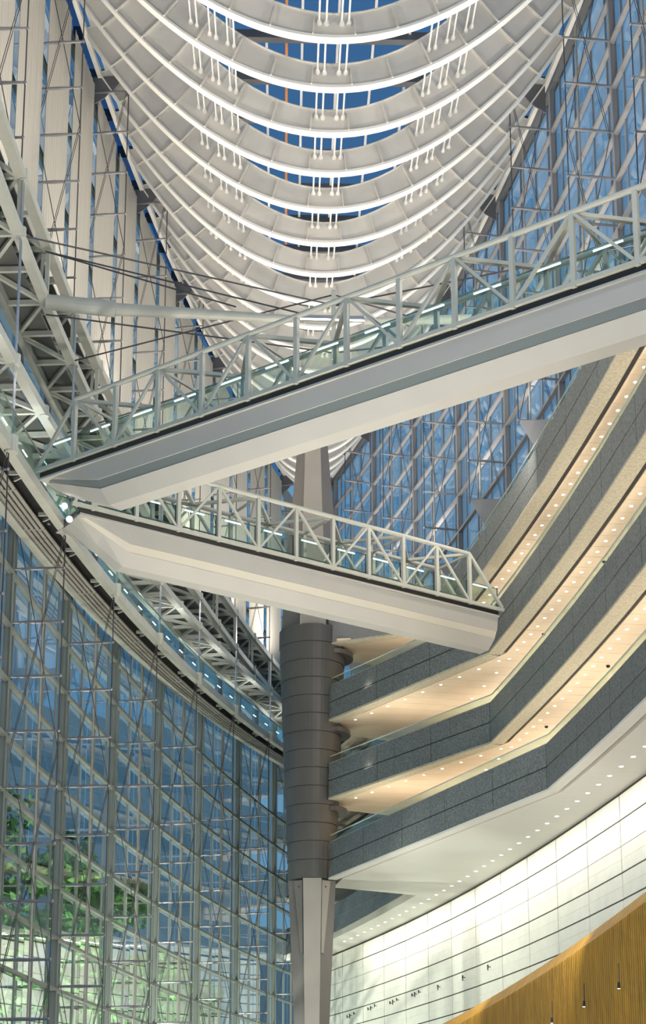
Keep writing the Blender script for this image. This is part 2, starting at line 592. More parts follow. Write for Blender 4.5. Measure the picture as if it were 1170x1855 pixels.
for j in range(-8, 21):
    s = 24.2 + 3.4992 * j
    zk, wd, low, high = rib_fun(s)
    n = 44
    xs = [-wd + 2 * wd * i / n for i in range(n + 1)]
    t = 0.03
    a = A().sweep([[(XC + x, s - t, low(x)), (XC + x, s + t, low(x)), (XC + x, s + t, high(x)), (XC + x, s - t, high(x))] for x in xs])
    rib = obj('rib', a, 'hull', ce)
    fw = 0.21
    a = A().sweep([[(XC + x, s - fw, low(x) - 0.07), (XC + x, s + fw, low(x) - 0.07), (XC + x, s + fw, low(x) + 0.07), (XC + x, s - fw, low(x) + 0.07)] for x in xs])
    obj('bottom_flange', a, 'flange', rib)
    a = A().sweep([[(XC + x, s - 0.1, high(x) - 0.02), (XC + x, s + 0.1, high(x) - 0.02), (XC + x, s + 0.1, high(x) + 0.03), (XC + x, s - 0.1, high(x) + 0.03)] for x in xs])
    obj('top_flange', a, 'hull', rib)
    if s < -6:
        continue
    # stiffener plates standing off the web, square to the flange
    step = 1.9
    x = 0.95
    pos = []
    L = 0
    while x < wd * 0.97:
        pos += [x, -x]
        sl = (low(x + 0.05) - low(x)) / 0.05
        x += step / math.sqrt(1 + sl * sl)
    for x in pos:
        sl = (low(x + 0.02) - low(x - 0.02)) / 0.04
        hh = high(x) - low(x)
        nx, nz = -sl / math.sqrt(1 + sl * sl), 1 / math.sqrt(1 + sl * sl)
        hh = min(hh, 3.2)
        top = (x + nx * hh * 0.55, low(x) + nz * hh * 0.8)
        if abs(top[0]) < abs(x) * 0.05:
            top = (x * 0.9, top[1])
        a = A()
        d = 0.03
        y0, y1 = s - 0.30, s - t
        b0 = (XC + x, low(x) + 0.03)
        b1 = (XC + top[0], min(top[1], high(top[0])))
        a.hexa([(b0[0] - d, y0, b0[1]), (b0[0] + d, y0, b0[1]), (b0[0] + d, y1, b0[1]), (b0[0] - d, y1, b0[1]),
                (b1[0] - d, y0 + 0.08, b1[1]), (b1[0] + d, y0 + 0.08, b1[1]), (b1[0] + d, y1, b1[1]), (b1[0] - d, y1, b1[1])])
        obj('stiffener', a, 'hull', rib)
    # longitudinal tension rods to the next rib towards the camera
    if j > -7 and s < 75:
        zk2, wd2, low2, high2 = rib_fun(s - 3.4992)
        rx = [-0.66, -0.34, 0.34, 0.66]
        if s < 62:
            for g in (4.55, 5.4, 6.3):
                rx += [g, g + 0.3, -g, -g - 0.3]
        for x in rx:
            hr = (0.85 if abs(x) > 2 else 0.75) + (0.022 if abs(x) > 2 else 0.015) * max(0, min(24, s - 25))
            za = low(x) + hr
            zb = low2(x) + hr
            q = (XC + x, s - 0.03, za)
            a = A().tube((XC + x, s - 0.15, za), (XC + x, s - 3.4, zb), 0.045, n=8)
            a.tube(q, (XC + x, s - 0.28, za), 0.13, 0.07, n=10)
            obj('tension_rod', a, 'rod', rib)

for sd in (-1, 1):
    secs = []
    for i in range(31):
        q = -4 + 100 * i / 30
        xx = XC + sd * (max(0.8, lens(q) - 0.75) + 0.05)
        secs.append([(xx - 0.12, q, 59.9), (xx + 0.12, q, 59.9), (xx + 0.12, q, 60.2), (xx - 0.12, q, 60.2)])
    obj('gunwale', A().sweep(secs), 'hull', ce)
    e1, e2 = [], []
    for i in range(31):
        q = -4 + 100 * i / 30
        g_ = max(0.8, lens(q) - 0.75)
        o_, i_ = sd * (lens(q) + 0.2), XC + sd * g_
        e1.append([(o_, q, 60.35), (i_, q, 60.25), (i_, q, 60.35), (o_, q, 60.45)])
        i2 = XC + sd * max(0.3, g_ - 2.6)
        e2.append([(i_, q, 61.06), (i2, q, 61.06), (i2, q, 61.14), (i_, q, 61.14)])
    obj('eave_glass', A().sweep(e1), 'roofglass', ce)
    obj('eave_lining', A().sweep(e2), 'hull', ce)
# roof glazing above the hull
ROOF = 61.6
for j in range(-8, 22):
    s = 22.45 + 3.4992 * j
    if s > 100:
        continue
    hw = lens(s) + 0.2
    a = A().box(-hw, hw, s - 0.22, s + 0.22, ROOF - 0.35, ROOF + 0.15)
    obj('roof_beam', a, 'roofd', ce)
    s2 = min(s + 3.4992, 102)
    hw2 = lens(s2) + 0.2
    for q in range(4):
        u0, u1 = -1 + q * 0.5, -0.5 + q * 0.5
        a = A().hexa([(u0 * hw, s, ROOF + 0.2), (u1 * hw, s, ROOF + 0.2), (u1 * hw2, s2, ROOF + 0.2), (u0 * hw2, s2, ROOF + 0.2),
                      (u0 * hw, s, ROOF + 0.23), (u1 * hw, s, ROOF + 0.23), (u1 * hw2, s2, ROOF + 0.23), (u0 * hw2, s2, ROOF + 0.23)])
        obj('roof_pane', a, 'roofglass', ce)
for x in (-9, -7, -5, -3, -1, 1, 3, 5, 7, 9):
    send = math.sqrt(max(0, RR * RR - (RR - LH + abs(x) + 0.3) ** 2))
    a = A().box(x - 0.07, x + 0.07, -6, send, ROOF - 0.02, ROOF + 0.18)
    obj('purlin', a, 'roofl', ce)
a = A().box(-1.95, -1.80, -6, 60, ROOF - 0.3, ROOF - 0.15)
obj('orange_pipe', a, 'pink', ce)

# ================================================================== the great column
CY = 62.0
co = empty('column', (0, CY, GROUND))
tag(co, 'huge tapering column, dark ringed drum in its middle, pale fins above and below', 'column')


def ring_acc(r0, z0, r1, z1, n=48, cx=0.0, cy=CY):
    a = A()
    a.sweep([[(cx + r * math.cos(2 * math.pi * i / n), cy + r * math.sin(2 * math.pi * i / n), z) for i in range(n)] for r, z in ((r0, z0), (r1, z1))])
    return a


def drum_r(z):
    return 1.53 + (2.19 - 1.53) * (z - 17.5) / (34.0 - 17.5)


nb = 14
for i in range(nb):
    z0 = 17.5 + (34.1 - 17.5) * i / nb
    z1 = 17.5 + (34.1 - 17.5) * (i + 1) / nb
    cl = obj('cladding_ring', ring_acc(drum_r(z0) + 0.02, z0 + 0.03, drum_r(z1) - 0.03, z1 - 0.0), 'coldark', co, smooth=False)
    obj('ring_joint', ring_acc(drum_r(z0) - 0.06, z0 - 0.02, drum_r(z0) - 0.06, z0 + 0.04), 'dark', cl)


def star(zs, wouter, winner, depth, material, name):
    """fluted shaft: front and back faces proud of swept side fins"""
    secs = []
    for z, wo, wi, dp in zip(zs, wouter, winner, depth):
        pts = [(-wi, -dp), (wi, -dp), (wi * 1.08, -dp * 0.72), (wo, -dp * 0.30), (wo, dp * 0.30), (wi * 1.08, dp * 0.72), (wi, dp), (-wi, dp),
               (-wi * 1.08, dp * 0.72), (-wo, dp * 0.30), (-wo, -dp * 0.30), (-wi * 1.08, -dp * 0.72)]
        secs.append([(x, CY + y, z) for x, y in pts])
    return obj(name, A().sweep(secs), material, co)


star([34.0, 38.0, 43.0, 49.2, 54.0], [2.03, 1.78, 1.36, 0.87, 0.62], [0.84, 0.78, 0.60, 0.46, 0.38], [2.0, 1.75, 1.34, 0.86, 0.62], 'colmid', 'upper_shaft')
for sg in (-1, 1):
    secs = []
    for z, wi, dp in ((34.05, 0.84, 2.0), (38, 0.78, 1.75), (43, 0.60, 1.34), (49.2, 0.46, 0.86), (54, 0.38, 0.62)):
        y = sg * (dp + 0.03)
        secs.append([(-wi, CY + y, z), (wi, CY + y, z), (wi, CY + y - sg * 0.3, z), (-wi, CY + y - sg * 0.3, z)])
    obj('face_panel', A().sweep(secs), 'collight', co)
star([GROUND, 8.5, 17.5], [0.78, 1.10, 1.5], [0.40, 0.46, 0.58], [0.8, 1.12, 1.46], 'colmid', 'lower_shaft')
for sg in (-1, 1):
    secs = []
    for z, wi, dp in ((GROUND, 0.40, 0.8), (8.5, 0.46, 1.12), (17.5, 0.58, 1.46)):
        y = sg * (dp + 0.04)
        secs.append([(-wi, CY + y, z), (wi, CY + y, z), (wi, CY + y - sg * 0.3, z), (-wi, CY + y - sg * 0.3, z)])
    obj('face_panel', A().sweep(secs), 'collight', co)
for z in (32.3, 27.1, 21.9):
    r = drum_r(z)
    secs = []
    for i in range(13):
        an = math.radians(-50 + 100 * i / 12)
        e = 0.55 * math.sin(math.pi * i / 12) ** 0.5 + 0.02
        secs.append([((r - 0.05) * math.cos(an), CY + (r - 0.05) * math.sin(an), z), ((r + e) * math.cos(an), CY + (r + e) * math.sin(an), z),
                     ((r + e) * math.cos(an), CY + (r + e) * math.sin(an), z + 0.3), ((r - 0.05) * math.cos(an), CY + (r - 0.05) * math.sin(an), z + 0.3)])
    obj('rounded_ledge', A().sweep(secs), 'coldark', co)
# pale side plates under the drum
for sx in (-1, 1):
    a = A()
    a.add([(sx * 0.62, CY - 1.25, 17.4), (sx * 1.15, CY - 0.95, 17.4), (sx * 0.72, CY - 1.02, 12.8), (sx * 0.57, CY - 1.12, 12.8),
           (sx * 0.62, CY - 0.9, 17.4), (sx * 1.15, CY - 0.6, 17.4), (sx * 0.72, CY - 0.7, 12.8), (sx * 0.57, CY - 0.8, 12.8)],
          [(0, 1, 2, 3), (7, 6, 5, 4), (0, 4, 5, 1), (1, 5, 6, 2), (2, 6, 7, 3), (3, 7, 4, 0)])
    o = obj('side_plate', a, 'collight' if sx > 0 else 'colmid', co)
    obj('bolt', A().ball((sx * 0.85, CY - 1.14, 17.0), 0.05), 'black', co)

# ================================================================== granite galleries
def gallery(zb, sbend, label, grey_diag=False, last=False):
    g = empty('gallery', (8, 40, zb))
    tag(g, label, 'balcony')
    OFF = 3.15
    H0 = 2.2
    # plan polyline of the outer face: half bay joints along the arc, then straight to the column
    js = [sk(m * 0.5) for m in range(0, 20)]
    arc = [s for s in js if s <= sbend + 0.1]
    pts = [P(1, s, OFF, 0).to_2d() for s in arc]          # from bend towards camera
    tipc = Vector((1.0, 60.4))
    bays = [(pts[i + 1], pts[i], False) for i in range(len(pts) - 1)]
    nd = max(1, round((tipc - pts[0]).length / 5.6))
    for i in range(nd):
        a0 = pts[0].lerp(tipc, i / nd)
        a1 = pts[0].lerp(tipc, (i + 1) / nd)
        bays.append((a0, a1, True))
    for (p, q, diag) in bays:
        H = 1.6 if (diag and grey_diag) else H0
        d = (q - p)
        L = d.length
        d.normalize()
        nrm = Vector((-d.y, d.x))                      # points into the hall (towards -X)
        if nrm.x > 0:
            nrm = -nrm
        material = 'greypanel' if (diag and grey_diag) else 'granite'
        nsub = 1 if material == 'greypanel' else 3
        rows = ((0.0, H),) if material == 'greypanel' else ((0.0, 1.06), (1.13, H))
        # dark backing behind the joints
        f0, f1 = p - nrm * 0.07, q - nrm * 0.07
        b0, b1 = p - nrm * 0.22, q - nrm * 0.22
        par = obj('parapet', A().hexa([(*f0, zb), (*f1, zb), (*b1, zb), (*b0, zb), (*f0, zb + H - 0.02), (*f1, zb + H - 0.02), (*b1, zb + H - 0.02), (*b0, zb + H - 0.02)]), 'dark', g)
        for i in range(nsub):
            e0 = 0.03 if i == 0 else 0.008
            e1 = 0.03 if i == nsub - 1 else 0.008
            u0 = L * i / nsub + e0
            u1 = L * (i + 1) / nsub - e1
            for (h0, h1) in rows:
                f0, f1 = p + d * u0, p + d * u1
                b0, b1 = f0 - nrm * 0.08, f1 - nrm * 0.08
                a = A().hexa([(*f0, zb + h0), (*f1, zb + h0), (*b1, zb + h0), (*b0, zb + h0),
                              (*f0, zb + h1), (*f1, zb + h1), (*b1, zb + h1), (*b0, zb + h1)])
                obj('granite_panel' if material == 'granite' else 'metal_panel', a, material, par)
        # cream ledge under the granite, dark shadow slot, coping and low glass
        def strip(i0, i1, z0, z1, nm, mt):
            f0, f1 = p - nrm * i0, q - nrm * i0
            b0, b1 = p - nrm * i1, q - nrm * i1
            return obj(nm, A().hexa([(*f0, z0), (*f1, z0), (*b1, z0), (*b0, z0), (*f0, z1), (*f1, z1), (*b1, z1), (*b0, z1)]), mt, par)
        lw = 0.75 if not last else 0.55
        strip(0.0, lw, zb - 0.12, zb - 0.005, 'ledge', 'ledge' if not last else 'wsoffit')
        if not last:
            strip(lw + 0.005, lw + 0.28, zb + 0.05, zb + 0.12, 'shadow_gap', 'dark')
        strip(0.05, 0.30, zb + H + 0.005, zb + H + 0.07, 'coping', 'ledge')
        gh = 1.3 if (diag and grey_diag) else 0.5
        strip(0.16, 0.18, zb + H + 0.075, zb + H + gh, 'balustrade_glass', 'rail_glass')
        strip(0.14, 0.20, zb + H + gh + 0.005, zb + H + gh + 0.05, 'handrail', 'cream')
    # slab and soffit
    iw = (0.75 if not last else 0.55) + 0.285
    outer = -0.9 if last else -5.5
    inner_arc = [P(1, s, OFF - iw, 0).to_2d() for s in arc[::-1]]   # near to bend
    far = [P(1, s, OFF - iw, 0).to_2d() for s in (67.0, 75, 83, 91, 97, 102)]
    tip_in = Vector((1.4, 61.2))
    dg_ = (tipc - pts[0]).normalized()
    ng_ = Vector((dg_.y, -dg_.x))
    if ng_.x < 0:
        ng_ = -ng_
    bend_in = pts[0] + ng_ * iw
    tip_in = tipc + ng_ * iw - dg_ * 0.3
    tip_bk = Vector((1.4, 63.6))
    outl = inner_arc[:-1] + [bend_in, tip_in, tip_bk] + far
    out2 = [P(1, s, outer, 0).to_2d() for s in (102, 97, 91, 83, 75, 67, 60, 52, 44, 36, 28, 20, 12, 4, arc[-1])]
    full = outl + out2
    zs0 = zb - (0.05 if last else 0.0)
    slab = obj('slab', A().poly([(v.x, v.y) for v in full], zs0 + 0.14, zb + 0.9), 'dark' if not last else 'wsoffit', g)
    if last:
        obj('soffit', A().poly([(v.x, v.y) for v in full], zs0 - 0.02, zs0 + 0.135), 'wsoffit', slab)
    else:
        # ceiling panels: radial strips along the arc
        stp = BAY / 8
        s = arc[-1]
        while s < 101:
            e = s + stp
            if e <= sbend:
                i0 = i1 = OFF - iw
            else:
                # promontory towards the column
                def inner(x):
                    if x <= sbend:
                        return OFF - iw
                    an = math.asin(x / RR)
                    cs, sn = math.cos(an), math.sin(an)
                    if x < 61.2:
                        A0, A1 = bend_in, tip_in
                    else:
                        A0, A1 = tip_bk, far[0]
                    ex, ey = A1.x - A0.x, A1.y - A0.y
                    # point c + r*(cs, sn) on the line A0 + u*(ex, ey)
                    bx, by = A0.x + (RR - LH), A0.y
                    r_ = (bx * ey - by * ex) / (cs * ey - sn * ex)
                    return max(OFF - iw, min(RR - r_, lens(x) - 1.4))
                i0, i1 = inner(s), inner(e)
            A_ = A().hexa([P(1, s + 0.012, i0, zs0), P(1, e - 0.012, i1, zs0), P(1, e - 0.012, outer, zs0), P(1, s + 0.012, outer, zs0),
                           P(1, s + 0.012, i0, zs0 + 0.1), P(1, e - 0.012, i1, zs0 + 0.1), P(1, e - 0.012, outer, zs0 + 0.1), P(1, s + 0.012, outer, zs0 + 0.1)])
            obj('ceiling_panel', A_, 'soffit', slab)
            s = e
    # recessed downlights
    def dl(x, y, r=0.08):
        a = A().tube((x, y, zs0 - (0.03 if last else 0.01)), (x, y, zs0 + 0.01), r, n=12)
        obj('downlight', a, 'lamp', slab)
    if last:
        s = arc[-1] + 0.3
        while s < 90:
            q = P(1, s, 1.05, 0)
            dl(q.x, q.y, 0.105)
            s += 1.75
    else:
        s = arc[-1] + 0.66
        while s < sbend + 0.2:
            q = P(1, s, OFF - iw - 0.45, 0)
            dl(q.x, q.y)
            s += BAY / 8
        s += 0.3
        if not grey_diag:
            d = (tipc - pts[0])
            nrm = Vector((d.y, -d.x)).normalized()
            if nrm.x < 0:
                nrm = -nrm
            n = round(d.length / 1.75)
            for i in range(n):
                q = pts[0].lerp(tipc, (i + 0.5) / n) + nrm * 1.5
                dl(q.x, q.y)
        while s < 58:
            q = P(1, s, OFF - iw - 0.45, 0)
            dl(q.x, q.y)
            s += BAY / 4
    if not last:
        for q in (13.5, 24.5, 33.0, 43.5):
            c = P(1, q, OFF - iw - 1.1, zs0)
            obj('sensor_dome', A().ball((c.x, c.y, zs0 - 0.02), 0.10, 8, 5), 'black', slab)
    # far side: parapet beyond the column
    arcf = [P(1, s, OFF, 0).to_2d() for s in (67.5, 71.2, 76.5, 81.7, 87.0, 92.2, 97.4, 101.5)]
    for p, q in zip(arcf, arcf[1:]):
        d = (q - p).normalized()
        nrm = Vector((-d.y, d.x))
        if nrm.x > 0:
            nrm = -nrm
        b0, b1 = p - nrm * 0.1, q - nrm * 0.1
        for h0, h1 in ((0, 1.06), (1.13, H0)):
            obj('granite_panel', A().hexa([(*p, zb + h0), (*q, zb + h0), (*b1, zb + h0), (*b0, zb + h0),
                                           (*p, zb + h1), (*q, zb + h1), (*b1, zb + h1), (*b0, zb + h1)]), 'granite', g)
    return g


GZ = [32.95, 27.8, 22.65, 17.5]
gallery(GZ[0], 57.5, 'topmost granite gallery, directly under the blue glass wall', grey_diag=True)
gallery(GZ[1], 47.0, 'granite gallery that the lower footbridge runs into')
gallery(GZ[2], 47.0, 'granite gallery second from the bottom, beige ceiling with downlights')
gallery(GZ[3], 36.5, 'lowest granite gallery, white curved ceiling above the ivory wall', last=True)

# back of the galleries
a = A().sweep(arc_sec(1, -10, 103, 24, -5.6, -5.9, 17.3, 36.0))
tag(obj('wall_gallery_back', a, 'soffit'), 'plain beige back wall behind the galleries', 'wall', kind='structure')
# added fill lights hidden on the gallery floors, standing in for bounce onto ceilings
for zb in GZ[1:]:
    for s in (0, 12, 24, 36, 48, 58):
        q = P(1, s, -1.6, zb + 1.0)
        o = area_light('gallery_fill_light', q, q + Vector((0, 0, 5)), 430, 10, 1.0, (1, 0.86, 0.68), 150)
        o.rotation_euler = (math.pi, 0, math.pi / 2 - math.asin(s / RR))

for zb in GZ[1:]:  # further added fill for the ceilings beside the column
    o = area_light('gallery_fill_light', (5.6, 57.2, zb + 1.0), (5.6, 57.2, zb + 5), 170, 5, 2.0, (1, 0.86, 0.68), 150)
    o.rotation_euler = (math.pi, 0, 0)

# ================================================================== ivory tile wall under the galleries
wv = empty('wall_lower_right', (12, 40, GROUND))
tag(wv, 'curved ivory tiled wall with thin dark joints under the lowest gallery', 'wall', kind='structure')
WO = -0.40
a = A().sweep(arc_sec(1, -2, 103, 24, WO - 0.35, WO - 0.08, GROUND, 17.6))
obj('backing', a, 'dark', wv)
rows = [17.3, 16.05, 14.78, 13.5, 12.22, 10.95, 9.67, 8.39, 7.1]
for m in range(-1, 18):
    sb_, sa_ = sk(m * 0.5), sk((m + 1) * 0.5)
    for i in range(len(rows) - 1):
        thick = 0.04 if i == 1 else 0.085
        thick0 = 0.04 if i == 2 else 0.085
        z1, z0 = rows[i] - thick0 * 0.5, rows[i + 1] + thick * 0.5
        zm = (z0 + z1) / 2
        for (y0, y1) in ((z0, zm - 0.004), (zm + 0.004, z1)):
            a = A().hexa([P(1, sa_ + 0.07, WO, y0), P(1, sb_ - 0.07, WO, y0), P(1, sb_ - 0.07, WO - 0.07, y0), P(1, sa_ + 0.07, WO - 0.07, y0),
                          P(1, sa_ + 0.07, WO, y1), P(1, sb_ - 0.07, WO, y1), P(1, sb_ - 0.07, WO - 0.07, y1), P(1, sa_ + 0.07, WO - 0.07, y1)])
            obj('tile', a, 'tile', wv)
    a = A().sweep(arc_sec(1, sa_ + 0.07, sb_ - 0.07, 1, WO - 0.07, WO, GROUND, 7.05))
    obj('tile', a, 'tile', wv)
# wall washers recessed at the edge of the white ceiling
for s in (6, 17, 28, 39, 50, 61, 72, 83):
    area_light('wall_washer', P(1, s, 1.6, 17.2), P(1, s, -0.2, 7.5), 310, 11.5, 0.35, (1, 0.96, 0.84))

# ================================================================== golden slatted wood front
wd_ = empty('wall_wood', (10, 30, GROUND))
tag(wd_, 'golden ribbed wooden front with a slanted top edge before the ivory wall', 'wood wall', kind='structure')
WOFF = 5.0


def wood_top(s):
    return 7.86 + (49.8 - s) * 0.0445


s = 8.0
secs = []
for i in range(20):
    q = 6 + 58 * i / 19
    secs.append([P(1, q, WOFF - 0.35, GROUND), P(1, q, WOFF - 0.16, GROUND), P(1, q, WOFF - 0.16, wood_top(q) - 0.79), P(1, q, WOFF - 0.61, wood_top(q) - 0.09), P(1, q, WOFF - 0.80, wood_top(q) - 0.09)])
obj('backing', A().sweep(secs), 'wooddark', wd_)
while s < 62:
    zt = wood_top(s)
    a = A()
    prof = [(WOFF, GROUND), (WOFF, zt - 0.7), (WOFF - 0.5, zt), (WOFF - 0.62, zt - 0.10), (WOFF - 0.17, zt - 0.80), (WOFF - 0.17, GROUND)]
    n = len(prof)
    hw = 0.08
    vs = [P(1, s - hw, o, z) for o, z in prof] + [P(1, s + hw, o, z) for o, z in prof]
    a.add(vs, [tuple(range(n - 1, -1, -1)), tuple(range(n, 2 * n))] + [(i, (i + 1) % n, n + (i + 1) % n, n + i) for i in range(n)])
    obj('slat', a, 'wood', wd_)
    s += 0.28


for i, q in enumerate([(10.1, 18.49, 6.12), (9.79, 23.46, 5.96), (9.4, 28.55, 5.77)]):
    q = Vector(q)
    o = empty('spotlight', q)
    tag(o, ['black spotlight on the wood wall closest to the frame edge', 'black spotlight on the wood wall between two others', 'black spotlight on the wood wall at the bottom of the frame'][i], 'spotlight', 'spotlights on the wood wall')
    obj('arm', A().tube(q + Vector((0.02, 0, 0.1)), q + Vector((0.02, 0, 0.8)), 0.018, n=6), 'black', o)
    hd = obj('lamp_head', A().tube(q + Vector((0, 0, 0.12)), q + Vector((-0.02, -0.05, -0.10)), 0.05, 0.062, n=10), 'black', o)
    obj('lens', A().tube(q + Vector((-0.02, -0.05, -0.105)), q + Vector((-0.02, -0.05, -0.112)), 0.05, n=10), 'lamp', hd)
hooks = [[(11.01, 59.9, 11.83)], [(10.04, 65.2, 11.79)], [(8.95, 70.65, 11.76)], [(7.65, 76.59, 11.79), (7.8, 75.95, 11.82), (8.0, 75.04, 11.87)], [(6.41, 81.87, 11.75), (6.58, 81.19, 11.79), (6.8, 80.26, 11.84)], [(5.04, 87.31, 11.81), (5.22, 86.61, 11.85), (5.47, 85.65, 11.91)], [(3.61, 92.64, 11.68), (3.8, 91.93, 11.72), (4.08, 90.94, 11.79)]]
ORD = ['first', 'second', 'third', 'fourth']
for i, row in enumerate(hooks):
    for m, q in enumerate(row):
        q = Vector(q)
        big = len(row) == 1 or m == 1
        a = A().tube(q, q + Vector((-0.16, -0.05, 0.02)), 0.03, n=6)
        a.tube(q + Vector((-0.16, -0.05, 0.14)), q + Vector((-0.16, -0.05, -0.22 if big else -0.1)), 0.055, 0.03, n=6)
        if i < 3:
            lab = 'black bracket lamp standing alone on the ivory wall, %s from the wood front' % ORD[i]
        else:
            lab = '%s black lamp of the %s trio on the ivory wall from the wood' % (('column-side', 'large middle', 'wood-side')[m], ORD[i - 3])
        tag(obj('wall_fixture', a, 'black'), lab, 'wall lamp', 'black bracket lamps on the ivory wall')

# ================================================================== ramp along the glass wall
ra = empty('ramp', (-11, 50, 27))
tag(ra, 'cream steel ramp rising along the glass wall with pipes beneath it', 'ramp')
RS0, RS1, RN = 12.0, 98.0, 40


def sweep_arc(o0, o1, z0, z1, nm, mt, parent=ra, zf=zW, s0=RS0, s1=RS1, n=RN):
    return obj(nm, A().sweep(arc_sec(-1, s0, s1, n, o0, o1, z0, z1, zf)), mt, parent)


sweep_arc(2.35, 2.75, -0.25, 0.22, 'edge_beam', 'cream')
sweep_arc(0.50, 0.92, -0.40, -0.12, 'wall_beam', 'cream')
sweep_arc(0.3, 2.34, 0.16, 0.30, 'deck', 'black')
sweep_arc(1.98, 2.34, 0.05, 0.15, 'deck_edge', 'black')
for o in (1.10, 1.345, 1.59, 1.835):
    a = A()
    prev = None
    secs = []
    for i in range(RN + 1):
        s = RS0 + (RS1 - RS0) * i / RN
        c = P(-1, s, o, zW(s) - 0.36)
        nr = (P(-1, s, o + 1, zW(s)) - P(-1, s, o, zW(s)))
        secs.append([c + nr * 0.088 * math.cos(t * math.pi / 6) + Vector((0, 0, 0.088 * math.sin(t * math.pi / 6))) for t in range(12)])
    obj('pipe', a.sweep(secs), 'tube', ra, smooth=True)
sweep_arc(2.755, 2.77, 0.3, 1.35, 'balustrade_glass', 'rail_glass')
sweep_arc(2.73, 2.79, 1.352, 1.40, 'handrail', 'grey')
sweep_arc(0.75, 0.77, 0.3, 1.35, 'balustrade_glass', 'rail_glass')
s = RS0 + 1
while s < RS1 - 2:
    a = A().beam(P(-1, s, 1.95, zW(s) - 0.15), P(-1, s, 2.4, zW(s) - 0.15), 0.10, 0.16)
    obj('cross_bracket', a, 'cream', ra)
    a = A().beam(P(-1, s + 0.7, 2.0, zW(s + .7) - 0.2), P(-1, s + 0.25, 2.4, zW(s) - 0.2), 0.08, 0.14)
    obj('cross_bracket', a, 'cream', ra)
    a = A().beam(P(-1, s + 1.3, 0.95, zW(s + 1.3) - 0.43), P(-1, s + 1.3, 1.95, zW(s + 1.3) - 0.43), 0.10, 0.03)
    obj('pipe_clamp', a, 'tube', ra)
    s += BAY / 2
s = RS0 + 1.5
while s < RS1 - 3:
    a = A().tube(P(-1, s, 2.35, zW(s) + 1.05), P(-1, s + 0.75, 2.35, zW(s + 0.75) + 1.05), 0.035, n=6)
    obj('lamp_tube', a, 'lampc', ra)
    s += BAY / 3
for k in range(0, 8):
    s = sk(k)
    obj('node', A().tube(P(-1, s, TIP + 0.1, zW(s) - 0.35), P(-1, s, TIP + 0.1, zW(s) + 0.35), 0.26, n=10), 'cream', ra)
for k in range(0, 8):
    q = sk(k + 0.5)
    if q > 14:
        area_light('ramp_lamp', P(-1, q, 2.2, zW(q) + 0.9), P(-1, q + 2, 1.6, zW(q) + 5), 110, 0.8, col=(0.97, 1, 0.94))


def girder(nm, label, zf, sq, s0=10.0, s1=97.0, wallchord=True, rungs=4):
    g = empty(nm, (-11, 50, zf(50)))
    tag(g, label, 'girder')
    z = lambda q: zf(q)
    obj('inner_chord', A().sweep(arc_sec(-1, s0, s1, 36, TIP - sq / 2, TIP + sq / 2, -sq / 2, sq / 2, z)), 'cream', g)
    obj('wall_chord', A().sweep(arc_sec(-1, s0, s1, 36, 0.62, 0.62 + sq * 0.8, -sq / 2, sq / 2, z)), 'cream', g)
    obj('deck_plate', A().sweep(arc_sec(-1, s0, s1, 36, 0.95, 2.05, sq / 2 + 0.02, sq / 2 + 0.08, z)), 'deckdark', g)
    st = BAY / rungs
    n = 0
    s = sk(8) + 0.0
    while s < s1 - st:
        a = A().beam(P(-1, s, 0.8, z(s)), P(-1, s, TIP - sq / 2, z(s)), 0.16, 0.22)
        obj('rung', a, 'cream', g)
        p, q = (0.8, TIP - sq / 2) if n % 2 else (TIP - sq / 2, 0.8)
        a = A().beam(P(-1, s + 0.12, p, z(s)), P(-1, s + st - 0.12, q, z(s + st)), 0.15, 0.18)
        obj('diagonal', a, 'cream', g)
        s += st
        n += 1
    for k in range(0, 17):
        s = sk(k * 0.5)
        if s0 < s < s1:
            obj('node', A().tube(P(-1, s, TIP + 0.12, z(s) - sq * 0.6), P(-1, s, TIP + 0.12, z(s) + sq * 0.6), 0.2, n=10), 'cream', g)
    return g


ga = girder('girder', 'sloping cream truss just above the ramp, parallel to it', lambda s: zW(s) + 3.6, 0.40)
gb = girder('girder', 'level cream truss under the uppermost truss of the glass wall', lambda s: 36.7, 0.40)
gc = girder('girder', 'uppermost level cream truss, at the foot of the blinds', lambda s: 39.3, 0.42)
# posts and diagonals that join the two level trusses
for k in range(0, 16):
    s = sk(k * 0.5)
    if s > 96:
        continue
    obj('post', A().beam(P(-1, s, TIP, 36.9), P(-1, s, TIP, 39.1), 0.18, 0.18, (0, 1, 0)), 'cream', gb)
    s2 = sk(k * 0.5 + 0.5)
    if k % 2 == 0:
        obj('web_diagonal', A().beam(P(-1, s, 0.8, 36.9), P(-1, s2, TIP - 0.2, 39.1), 0.15, 0.15), 'cream', gb)
    else:
        obj('web_diagonal', A().beam(P(-1, s, 0.8, 39.1), P(-1, s2, TIP - 0.2, 36.9), 0.15, 0.15), 'cream', gb)
for k in range(0, 9):
    s = sk(k)
    if s > 96:
        continue
    for d in (-0.12, 0.0, 0.12):
        obj('hanger_rod', A().tube(P(-1, s + d, TIP + 0.12, zW(s) + 0.2), P(-1, s + d, TIP + 0.12, 39.2), 0.028, n=6), 'stainless', gc)

